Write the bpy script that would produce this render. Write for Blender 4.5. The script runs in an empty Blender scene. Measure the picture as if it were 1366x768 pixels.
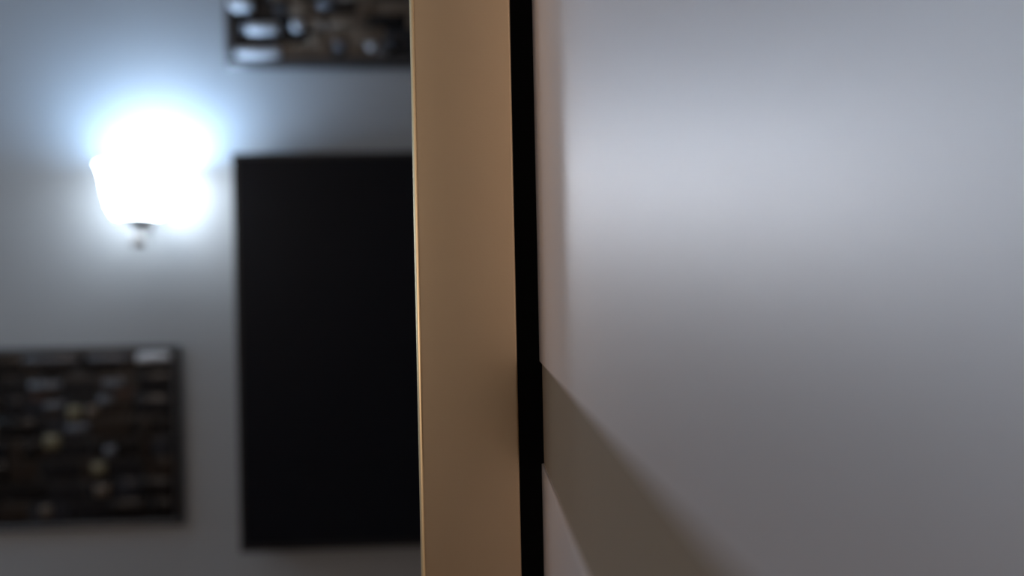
import bpy, bmesh, math, random
from mathutils import Matrix, Vector

random.seed(7)
S = bpy.context.scene
COL = S.collection
R = math.radians

# ------------------------------------------------------------------ camera
cam_d = bpy.data.cameras.new('camera')
cam = bpy.data.objects.new('camera', cam_d)
COL.objects.link(cam)
cam_d.sensor_width = 36.0
cam_d.lens = 27.0
cam_d.clip_start = 0.004
cam_d.clip_end = 50
cam_d.dof.use_dof = True
cam_d.dof.focus_distance = 0.25
cam_d.dof.aperture_fstop = 4.7
CAM = Vector((0, 0, 1.35))
M3 = Matrix.Rotation(R(-2.85), 3, 'Z') @ Matrix.Rotation(R(90), 3, 'X') @ Matrix.Rotation(R(-1.2), 3, 'Z')
cam.matrix_world = Matrix.Translation(CAM) @ M3.to_4x4()
S.camera = cam

# ------------------------------------------------------------------ world, exposure
w = bpy.data.worlds.new('world'); S.world = w; w.use_nodes = True
w.node_tree.nodes['Background'].inputs[0].default_value = (0.9, 0.85, 0.8, 1)
w.node_tree.nodes['Background'].inputs[1].default_value = 0.0
S.view_settings.view_transform = 'Standard'
S.view_settings.look = 'None'
S.view_settings.gamma = 1
S.view_settings.use_curve_mapping = False
S.view_settings.exposure = 0.0
S.cycles.use_denoising = True
S.cycles.sample_clamp_indirect = 4.0
S.cycles.max_bounces = 8

# ------------------------------------------------------------------ lights (ceiling lamp behind the camera, added cool fills)
ld = bpy.data.lights.new('ceiling_lamp_light', 'POINT')
ld.energy = 18.5; ld.color = (1.0, 0.84, 0.74); ld.shadow_soft_size = 0.12
lo = bpy.data.objects.new('ceiling_lamp_light', ld); COL.objects.link(lo)
lo.location = (-1.9, -1.5, 1.95)

ld2 = bpy.data.lights.new('cool_fill_light', 'POINT')  # added cool fill without a fixture, brightens the back wall
ld2.energy = 6; ld2.color = (0.52, 0.74, 1.0); ld2.shadow_soft_size = 0.10
lo2 = bpy.data.objects.new('cool_fill_light', ld2); COL.objects.link(lo2)
lo2.location = (-2.0, 0.55, 2.0)
ld3 = bpy.data.lights.new('wall_fill_light', 'POINT')  # unseen fill added to lift the wall's left side and the door highlight
ld3.energy = 5.5; ld3.color = (0.55, 0.76, 1.0); ld3.shadow_soft_size = 0.09
lo3 = bpy.data.objects.new('wall_fill_light', ld3); COL.objects.link(lo3)
lo3.location = (-1.95, 1.25, 1.65)

# ------------------------------------------------------------------ helpers
def mat(name, color, rough=0.5, metal=0.0, noise=0.0, nscale=40.0, bump=0.0, bscale=200.0,
        emit=None, estr=0.0, spec=None, color2=None, coat=0.0, ior=1.5):
    
    m = bpy.data.materials.new(name); m.use_nodes = True
    nt = m.node_tree; b = nt.nodes['Principled BSDF']
    b.inputs['Base Color'].default_value = (*color, 1)
    b.inputs['Roughness'].default_value = rough
    b.inputs['Metallic'].default_value = metal
    b.inputs['IOR'].default_value = ior
    if spec is not None: b.inputs['Specular IOR Level'].default_value = spec
    if coat: b.inputs['Coat Weight'].default_value = coat; b.inputs['Coat Roughness'].default_value = 0.1
    tc = nt.nodes.new('ShaderNodeTexCoord')
    if noise or color2:
        n = nt.nodes.new('ShaderNodeTexNoise'); n.inputs['Scale'].default_value = nscale
        n.inputs['Detail'].default_value = 4
        nt.links.new(tc.outputs['Object'], n.inputs['Vector'])
        mx = nt.nodes.new('ShaderNodeMix'); mx.data_type = 'RGBA'
        c2 = color2 or tuple(c * (1 - noise) for c in color)
        mx.inputs[6].default_value = (*color, 1); mx.inputs[7].default_value = (*c2, 1)
        nt.links.new(n.outputs['Fac'], mx.inputs[0])
        nt.links.new(mx.outputs[2], b.inputs['Base Color'])
    if bump:
        n2 = nt.nodes.new('ShaderNodeTexNoise'); n2.inputs['Scale'].default_value = bscale
        n2.inputs['Detail'].default_value = 3
        nt.links.new(tc.outputs['Object'], n2.inputs['Vector'])
        bp = nt.nodes.new('ShaderNodeBump'); bp.inputs['Strength'].default_value = bump
        bp.inputs['Distance'].default_value = 0.001
        nt.links.new(n2.outputs['Fac'], bp.inputs['Height'])
        nt.links.new(bp.outputs['Normal'], b.inputs['Normal'])
    if emit:
        b.inputs['Emission Color'].default_value = (*emit, 1)
        b.inputs['Emission Strength'].default_value = estr
    return m

def add_box(bm, lo, hi, bev=0.0, seg=2):
    c = [(a + b) / 2 for a, b in zip(lo, hi)]; s = [abs(b - a) for a, b in zip(lo, hi)]
    t = bmesh.new()
    bmesh.ops.create_cube(t, size=1)
    bmesh.ops.scale(t, vec=s, verts=t.verts)
    if bev:
        bmesh.ops.bevel(t, geom=list(t.edges), offset=bev, segments=seg, affect='EDGES', profile=0.5)
    bmesh.ops.translate(t, vec=c, verts=t.verts)
    me = bpy.data.meshes.new('tmp'); t.to_mesh(me); t.free()
    bm.from_mesh(me); bpy.data.meshes.remove(me)

def add_lathe(bm, prof, c=(0, 0, 0), n=40, axis='Z', close=False):
    rings = []
    for r, h in prof:
        ring = []
        for k in range(n):
            a = 2 * math.pi * k / n
            if axis == 'Z': p = (r * math.cos(a), r * math.sin(a), h)
            else: p = (r * math.cos(a), h, r * math.sin(a))
            ring.append(bm.verts.new((p[0] + c[0], p[1] + c[1], p[2] + c[2])))
        rings.append(ring)
    for a, b in zip(rings, rings[1:]):
        for k in range(n):
            bm.faces.new((a[k], a[(k + 1) % n], b[(k + 1) % n], b[k]))
    if close:
        bm.faces.new(rings[0]); bm.faces.new(rings[-1])

def add_tube(bm, pts, r, n=12):
    pts = [Vector(p) for p in pts]; rings = []
    for i, p in enumerate(pts):
        d = (pts[min(i + 1, len(pts) - 1)] - pts[max(i - 1, 0)]).normalized()
        u = d.cross(Vector((1, 0, 0))).normalized(); v = d.cross(u)
        rings.append([bm.verts.new(p + r * (math.cos(2 * math.pi * k / n) * u + math.sin(2 * math.pi * k / n) * v)) for k in range(n)])
    for a, b in zip(rings, rings[1:]):
        for k in range(n):
            bm.faces.new((a[k], a[(k + 1) % n], b[(k + 1) % n], b[k]))
    bm.faces.new(rings[0]); bm.faces.new(rings[-1])

def obj(name, bm, m, parent=None, smooth=False, loc=(0, 0, 0)):
    bmesh.ops.recalc_face_normals(bm, faces=bm.faces)
    me = bpy.data.meshes.new(name); bm.to_mesh(me); bm.free()
    me.materials.append(m)
    if smooth:
        for p in me.polygons: p.use_smooth = True
    o = bpy.data.objects.new(name, me); COL.objects.link(o)
    o.location = loc
    if parent: o.parent = parent
    return o

def box_obj(name, lo, hi, m, parent=None, bev=0.0, seg=2, smooth=False):
    bm = bmesh.new(); add_box(bm, lo, hi, bev, seg)
    return obj(name, bm, m, parent, smooth)

def thing(name, label, cat, loc, group=None):
    o = bpy.data.objects.new(name, None); COL.objects.link(o)
    o.location = loc; o['label'] = label; o['category'] = cat
    o.empty_display_size = 0.1
    if group: o['group'] = group
    return o

def struct(o):
    o['kind'] = 'structure'; return o

# ------------------------------------------------------------------ materials
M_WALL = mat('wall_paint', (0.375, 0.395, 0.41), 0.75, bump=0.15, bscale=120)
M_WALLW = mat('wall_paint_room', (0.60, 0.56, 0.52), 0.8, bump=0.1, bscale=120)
M_CEIL = mat('ceiling_paint', (0.75, 0.74, 0.72), 0.9, bump=0.1)
M_FLOOR = mat('floor_wood', (0.22, 0.14, 0.09), 0.45, color2=(0.14, 0.085, 0.05), nscale=6)
M_PANEL = mat('satin_white_lacquer', (0.96, 0.88, 0.85), 0.45, metal=0.88, bump=0.14, bscale=900, spec=1.0, ior=2.0)
M_BAND = mat('taupe_strip', (0.27, 0.215, 0.155), 0.45, bump=0.05, bscale=900)
M_GOLD = mat('brushed_gold_aluminium', (0.68, 0.53, 0.35), 0.42, 1.0, noise=0.05, nscale=30, bump=0.03, bscale=1500)
M_RIM = mat('polished_gold_rim', (0.95, 0.74, 0.44), 0.38, 1.0)
M_BLACK = mat('black_rubber', (0.003, 0.003, 0.003), 0.9, spec=0.02)
M_TV = mat('black_plastic', (0.006, 0.006, 0.007), 0.45)
M_SCREEN = mat('dark_screen', (0.006, 0.0075, 0.012), 0.4, spec=0.12)
M_FRAME = mat('black_glossy_frame', (0.016, 0.016, 0.018), 0.28, spec=0.7, ior=1.6)
M_BACK = mat('dark_backing', (0.012, 0.011, 0.011), 0.6)
M_DARKM = mat('dark_bronze', (0.06, 0.055, 0.05), 0.4, 0.8)
M_CHROME = mat('brushed_nickel', (0.55, 0.54, 0.52), 0.28, 1.0)
M_CERAM = mat('frosted_glass_ball', (0.92, 0.92, 0.90), 0.25)
M_CERAM.node_tree.nodes['Principled BSDF'].inputs['Transmission Weight'].default_value = 0.25
M_OPAL = mat('opal_glass_lit', (0.9, 0.93, 0.95), 0.3, emit=(0.79, 0.89, 1.0), estr=17.0)
M_BULB = mat('lit_bulb', (1, 1, 1), 0.4, emit=(0.38, 0.64, 1.0), estr=200.0)

# ------------------------------------------------------------------ room shell
WY = 1.60           # back wall plane
X0, X1, Y0, H = -2.4, 1.3, -2.6, 2.55
struct(box_obj('wall_back', (X0 - .1, WY, -.1), (X1 + .1, WY + .1, H + .1), M_WALL))
struct(box_obj('wall_left', (X0 - .1, Y0, 0), (X0, WY, H), M_WALLW))
struct(box_obj('wall_right', (X1, Y0, 0), (X1 + .1, WY, H), M_WALLW))
struct(box_obj('wall_front', (X0 - .1, Y0 - .1, 0), (X1 + .1, Y0, H), M_WALLW))
struct(box_obj('floor', (X0 - .1, Y0 - .1, -.1), (X1 + .1, WY, 0), M_FLOOR))
struct(box_obj('ceiling', (X0 - .1, Y0 - .1, H), (X1 + .1, WY, H + .1), M_CEIL))
struct(box_obj('baseboard_back', (X0, WY - .015, 0), (X1, WY, .08), M_CEIL, bev=.003))

# ------------------------------------------------------------------ wardrobe with a satin white sliding door
PX = 0.0209          # door face plane (faces -X)
GY = 0.2493          # face of the gold profile, turned to the camera
BX = PX - 0.0071     # where black gasket ends and gold begins
GX = PX - 0.0395     # outer edge of the gold profile
WD = thing('wardrobe', 'tall wardrobe with satin white sliding door, gold edge profile and black seal', 'wardrobe', (PX + .32, -0.55, 0))
def wl(p): return (p[0] - (PX + .32), p[1] + 0.55, p[2])
def wbox(name, lo, hi, m, bev=0.0, seg=2, smooth=False, parent=WD):
    o = box_obj(name, wl(lo), wl(hi), m, parent, bev, seg, smooth)
    return o
YB = -1.35           # near end of the wardrobe, behind the camera
HT = 2.30
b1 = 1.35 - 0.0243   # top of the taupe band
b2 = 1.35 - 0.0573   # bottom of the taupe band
p1 = wbox('door_panel', (PX, YB + .03, b1), (PX + .018, GY + .002, HT - .06), M_PANEL, bev=.0004)
p2 = wbox('door_panel', (PX, YB + .03, .07), (PX + .018, GY + .002, b2), M_PANEL, bev=.0004)
bd = wbox('recessed_strip', (PX + .0008, YB + .03, b2 - .0001), (PX + .017, GY + .002, b1 + .0001), M_BAND)  # darker taupe strip, set slightly back from the door panels
bd['label'] = 'taupe horizontal strip between the white door panels'
gk = wbox('rubber_seal', (BX - .0006, GY + .0004, .05), (PX + .02, GY + .012, HT - .03), M_BLACK)
gk['label'] = 'black seal between gold profile and white panel'
gp = wbox('edge_profile', (GX, GY, .05), (BX, GY + .022, HT - .03), M_GOLD, bev=.0009, seg=4, smooth=True)
gp['label'] = 'brushed gold aluminium edge profile'
eb = bmesh.new(); vs = []
for zz in (.05, HT - .03):
    ring = [(GX + .0002, GY + .006), (GX - .0004, GY + .004)]
    for k in range(9):
        a = R(180 + k * 11.25); ring.append((GX + .0011 + .0015 * math.cos(a), GY + .0012 + .0015 * math.sin(a)))
    vs.append([eb.verts.new(wl((x, y, zz))) for x, y in ring])
nn = len(vs[0])
for k in range(nn): eb.faces.new((vs[0][k], vs[0][(k + 1) % nn], vs[1][(k + 1) % nn], vs[1][k]))
eb.faces.new(vs[0]); eb.faces.new(vs[1])
pe = obj('polished_rim', eb, M_RIM, gp, False)
for p in pe.data.polygons: p.use_smooth = len(p.vertices) == 4
wbox('side_panel', (PX + .03, GY - .004, 0), (PX + .62, GY + .016, HT), M_PANEL, bev=.001)
wbox('side_panel', (PX + .03, YB, 0), (PX + .62, YB + .02, HT), M_PANEL, bev=.001)
wbox('back_panel', (PX + .62, YB, 0), (PX + .63, GY + .016, HT), M_PANEL)
wbox('top_panel', (PX - .003, YB, HT - .03), (PX + .63, GY + .022, HT), M_PANEL, bev=.001)
wbox('plinth', (PX - .003, YB, 0), (PX + .05, GY + .02, .05), M_PANEL, bev=.001)

# ------------------------------------------------------------------ television
TX0, TZ1, TZ0 = -0.4640, 1.6230, 0.8465
TW = 1.45; TD = 0.08
tv = thing('television', 'large flat matte black television hanging right of the lit sconce', 'television', (TX0 + TW / 2, WY, TZ0))
def tl(p): return (p[0] - TX0 - TW / 2, p[1] - WY, p[2] - TZ0)
def tbox(name, lo, hi, m, bev=0.0):
    return box_obj(name, tl(lo), tl(hi), m, tv, bev)
tbox('housing', (TX0, WY - TD, TZ0), (TX0 + TW, WY - .002, TZ1), M_TV, bev=.002)
tbox('screen', (TX0 + .008, WY - TD - .0015, TZ0 + .012), (TX0 + TW - .008, WY - TD + .001, TZ1 - .008), M_SCREEN, bev=.0005)
tbox('bezel', (TX0, WY - TD - .002, TZ1 - .008), (TX0 + TW, WY - TD + .001, TZ1), M_TV)
tbox('bezel', (TX0, WY - TD - .002, TZ0), (TX0 + TW, WY - TD + .001, TZ0 + .012), M_TV)
tbox('bezel', (TX0, WY - TD - .002, TZ0 + .012), (TX0 + .008, WY - TD + .001, TZ1 - .008), M_TV)
tbox('bezel', (TX0 + TW - .008, WY - TD - .002, TZ0 + .012), (TX0 + TW, WY - TD + .001, TZ1 - .008), M_TV)

# ------------------------------------------------------------------ pictures made of glossy tiles
def pillow():
    bm = bmesh.new(); n = 4; g = {}
    for i in range(n + 1):
        for j in range(n + 1):
            u, v = -.5 + i / n, -.5 + j / n
            h = 1.0 * (1 - (2 * u) ** 2 * .55) * (1 - (2 * v) ** 2 * .55)
            g[i, j] = bm.verts.new((u, -h, v))
    for i in range(n):
        for j in range(n):
            bm.faces.new((g[i, j], g[i, j + 1], g[i + 1, j + 1], g[i + 1, j]))
    bl = [bm.verts.new((u, 0, v)) for u, v in ((-.5, -.5), (.5, -.5), (.5, .5), (-.5, .5))]
    e = [[g[i, 0] for i in range(n + 1)], [g[n, j] for j in range(n + 1)],
         [g[n - i, n] for i in range(n + 1)], [g[0, n - j] for j in range(n + 1)]]
    for k in range(4):
        bm.faces.new([bl[k], bl[(k + 1) % 4]] + e[k][::-1])
    me = bpy.data.meshes.new('tile'); bmesh.ops.recalc_face_normals(bm, faces=bm.faces); bm.to_mesh(me); bm.free()
    for p in me.polygons: p.use_smooth = len(p.vertices) == 4
    return me
PIL = pillow()
TC = {'charcoal': ((.009, .010, .013), .22), 'slate': ((.022, .024, .031), .2), 'brown': ((.020, .013, .009), .3),
      'rust': ((.06, .026, .014), .3), 'olive': ((.20, .175, .10), .3), 'grey': ((.12, .125, .14), .2), 'black': ((.004, .004, .005), .25),
      'umber': ((.13, .095, .065), .3), 'silver': ((.75, .78, .82), .3)}  # palest kind paints the sconce's glints as near-white tiles
TM = {}
for k, (c, r) in TC.items():
    me = PIL.copy(); me.materials.append(mat(k + '_glazed_tile', c, r, noise=.3, nscale=3, spec=.5 if max(c) > .1 else .3)); TM[k] = me

def picture(x0, x1, z0, z1, label, weights, special, seed, bands=(), hs=(.002, .003, .004, .006), lean=0, fw=.024, rows=11):
    rnd = random.Random(seed)
    cx = (x0 + x1) / 2
    t = thing('picture', label, 'picture', (cx, WY, z0), 'framed tile pictures on the back wall')
    def L(p): return (p[0] - cx, p[1] - WY, p[2] - z0)
    d = .021
    for lo, hi in (((x0, WY - d, z1 - fw), (x1, WY - .001, z1)), ((x0, WY - d, z0), (x1, WY - .001, z0 + fw)),
                   ((x0, WY - d, z0 + fw), (x0 + fw, WY - .001, z1 - fw)), ((x1 - fw, WY - d, z0 + fw), (x1, WY - .001, z1 - fw))):
        box_obj('frame_rail', L(lo), L(hi), M_FRAME, t, bev=min(.010, fw * .45), seg=5, smooth=True)
    box_obj('backing', L((x0 + fw, WY - .012, z0 + fw)), L((x1 - fw, WY - .002, z1 - fw)), M_BACK, t)
    ix0, ix1, iz0, iz1 = x0 + fw, x1 - fw, z0 + fw, z1 - fw
    rh = (iz1 - iz0) / rows
    names = list(weights); wts = [weights[k] for k in names]
    for r in range(rows):
        x = ix0; zc = iz0 + (r + .5) * rh
        while x < ix1 - .004:
            wd = min(rnd.choice((.022, .03, .045, .06, .08)), ix1 - x)
            if ix1 - x - wd < .012: wd = ix1 - x
            xc = x + wd / 2
            kind = rnd.choices(names, wts)[0]; h = rnd.choice(hs); tx = rnd.uniform(-4, 4); tz = rnd.uniform(-4, 4)
            if bands and kind in ('charcoal', 'slate', 'black', 'brown'):
                for bx0, bx1, bz0, bz1, bk in bands:
                    if bx0 < xc < bx1 and bz0 < zc < bz1 and rnd.random() < .75: kind = bk
            if any(abs(xc - q[0]) < (wd + q[2]) / 2 - .004 and abs(zc - q[1]) < (rh + q[3]) / 2 - .004 for q in special): h = .002
            o = bpy.data.objects.new('tile', TM[kind]); COL.objects.link(o); o.parent = t
            o.location = L((xc, WY - .012, zc)); o.scale = (wd - .002, h, rh - .002)
            o.rotation_euler = (R(tx) * .5, 0, R(tz) * .5)
            x += wd
    for sx, sz, sw, sh, sk, sd, *ln in special:
        o = bpy.data.objects.new('tile', TM[sk]); COL.objects.link(o); o.parent = t
        o.location = L((sx, WY - .0125, sz)); o.scale = (sw, sd, sh); o.rotation_euler = (R(ln[0] if ln else lean), 0, 0)
    return t
W_DARK = {'charcoal': 5, 'slate': 1.2, 'brown': 3, 'rust': .5, 'black': 4, 'umber': .5}
picture(-1.165, -0.5983, 0.8840, 1.2500, 'dark framed picture of small glossy blocks, lower left below the sconce', W_DARK,
        [(-.851, 1.061, .030, .028, 'olive', .010), (-.806, 1.118, .026, .026, 'olive', .010), (-.760, 1.004, .026, .024, 'olive', .010),
         (-.862, 1.173, .062, .018, 'grey', .010), (-.846, 1.133, .040, .016, 'grey', .009), (-.800, 1.086, .044, .016, 'grey', .009),
         (-.738, 1.038, .022, .022, 'grey', .012), (-.729, 1.174, .040, .016, 'grey', .009), (-.706, 1.154, .036, .014, 'rust', .008),
         (-.771, 1.120, .024, .022, 'umber', .009), (-.865, .922, .022, .022, 'umber', .009), (-.755, .960, .030, .022, 'umber', .008),
         (-.873, 1.150, .044, .012, 'rust', .008), (-.745, 1.141, .028, .020, 'grey', .009), (-.668, 1.060, .020, .090, 'brown', .006),
         (-.648, 1.2255, .066, .020, 'silver', .014, -22), (-.735, 1.2255, .090, .018, 'grey', .010, -10), (-.85, 1.2255, .110, .018, 'grey', .008, 0)], 3, fw=.013, rows=8)  # pale tiles along the top edge paint the lamp's glint on the rail
picture(-0.4950, 0.072, 1.8060, 2.172, 'dark framed picture of small glossy blocks hanging above the black television',
        {'charcoal': 3, 'slate': 2, 'brown': 3, 'umber': 3, 'black': 3, 'grey': .5},
        [(-.428, 1.838, .088, .022, 'silver', .018), (-.417, 1.888, .062, .022, 'silver', .022), (-.452, 1.892, .018, .020, 'grey', .014), (-.461, 1.938, .046, .028, 'silver', .022),
         (-.349, 1.893, .020, .020, 'silver', .010), (-.380, 1.926, .022, .020, 'grey', .014), (-.288, 1.940, .036, .020, 'grey', .014),
         (-.297, 1.895, .022, .022, 'umber', .010), (-.340, 1.920, .040, .040, 'umber', .007), (-.312, 1.862, .030, .024, 'umber', .006),
         (-.262, 1.852, .024, .020, 'grey', .008), (-.200, 1.850, .016, .016, 'silver', .008)], 5,
        [(-.40, -.22, 1.84, 2.0, 'umber')], (.003, .005, .008, .012), 24)

# ------------------------------------------------------------------ wall sconce
LX, LY = -0.6400, WY - .092
ZR = 1.599                  # rim of the shade
sc = thing('wall_sconce', 'lit wall sconce with bell shaped opal glass shade and ball finial', 'wall lamp', (LX, WY, ZR - .17))
def sl(p): return (p[0] - LX, p[1] - WY, p[2] - ZR + .17)
bm = bmesh.new()
outer = [(.028, -.100), (.043, -.097), (.052, -.080), (.058, -.055), (.062, -.030), (.066, -.010), (.071, 0)]
inner = [(r - .003, h) for r, h in outer[::-1]]
add_lathe(bm, outer + inner, sl((LX, LY, ZR)), 48)
obj('glass_shade', bm, M_OPAL, sc, True)
bm = bmesh.new()
add_lathe(bm, [(.002, .002), (.014, -.001), (.024, -.009), (.028, -.022), (.024, -.042), (.014, -.06), (.013, -.085)], sl((LX, LY, ZR + .0)), 32, close=True)
obj('bulb', bm, M_BULB, sc, True)
bm = bmesh.new()
add_lathe(bm, [(.006, -.122), (.009, -.116), (.018, -.108), (.029, -.102), (.030, -.098), (.012, -.096)], sl((LX, LY, ZR)), 32, close=True)
obj('shade_holder', bm, M_DARKM, sc, True)
bm = bmesh.new()
add_tube(bm, [sl((LX, LY, ZR - .115)), sl((LX, LY + .01, ZR - .127)), sl((LX, LY + .04, ZR - .125)), sl((LX, WY - .03, ZR - .10)), sl((LX, WY - .02, ZR - .055))], .006)
obj('arm', bm, M_DARKM, sc, True)
bm = bmesh.new()
add_lathe(bm, [(.004, -.03), (.020, -.028), (.032, -.016), (.034, 0)], sl((LX, WY - .001, ZR - .055)), 40, axis='Y', close=True)
obj('wall_plate', bm, M_CHROME, sc, True)
bm = bmesh.new()
bmesh.ops.create_uvsphere(bm, u_segments=24, v_segments=16, radius=.0155)
bmesh.ops.translate(bm, vec=sl((LX, LY, ZR - .143)), verts=bm.verts)
add_tube(bm, [sl((LX, LY, ZR - .11)), sl((LX, LY + .0001, ZR - .128))], .005)
obj('finial', bm, M_CERAM, sc, True)
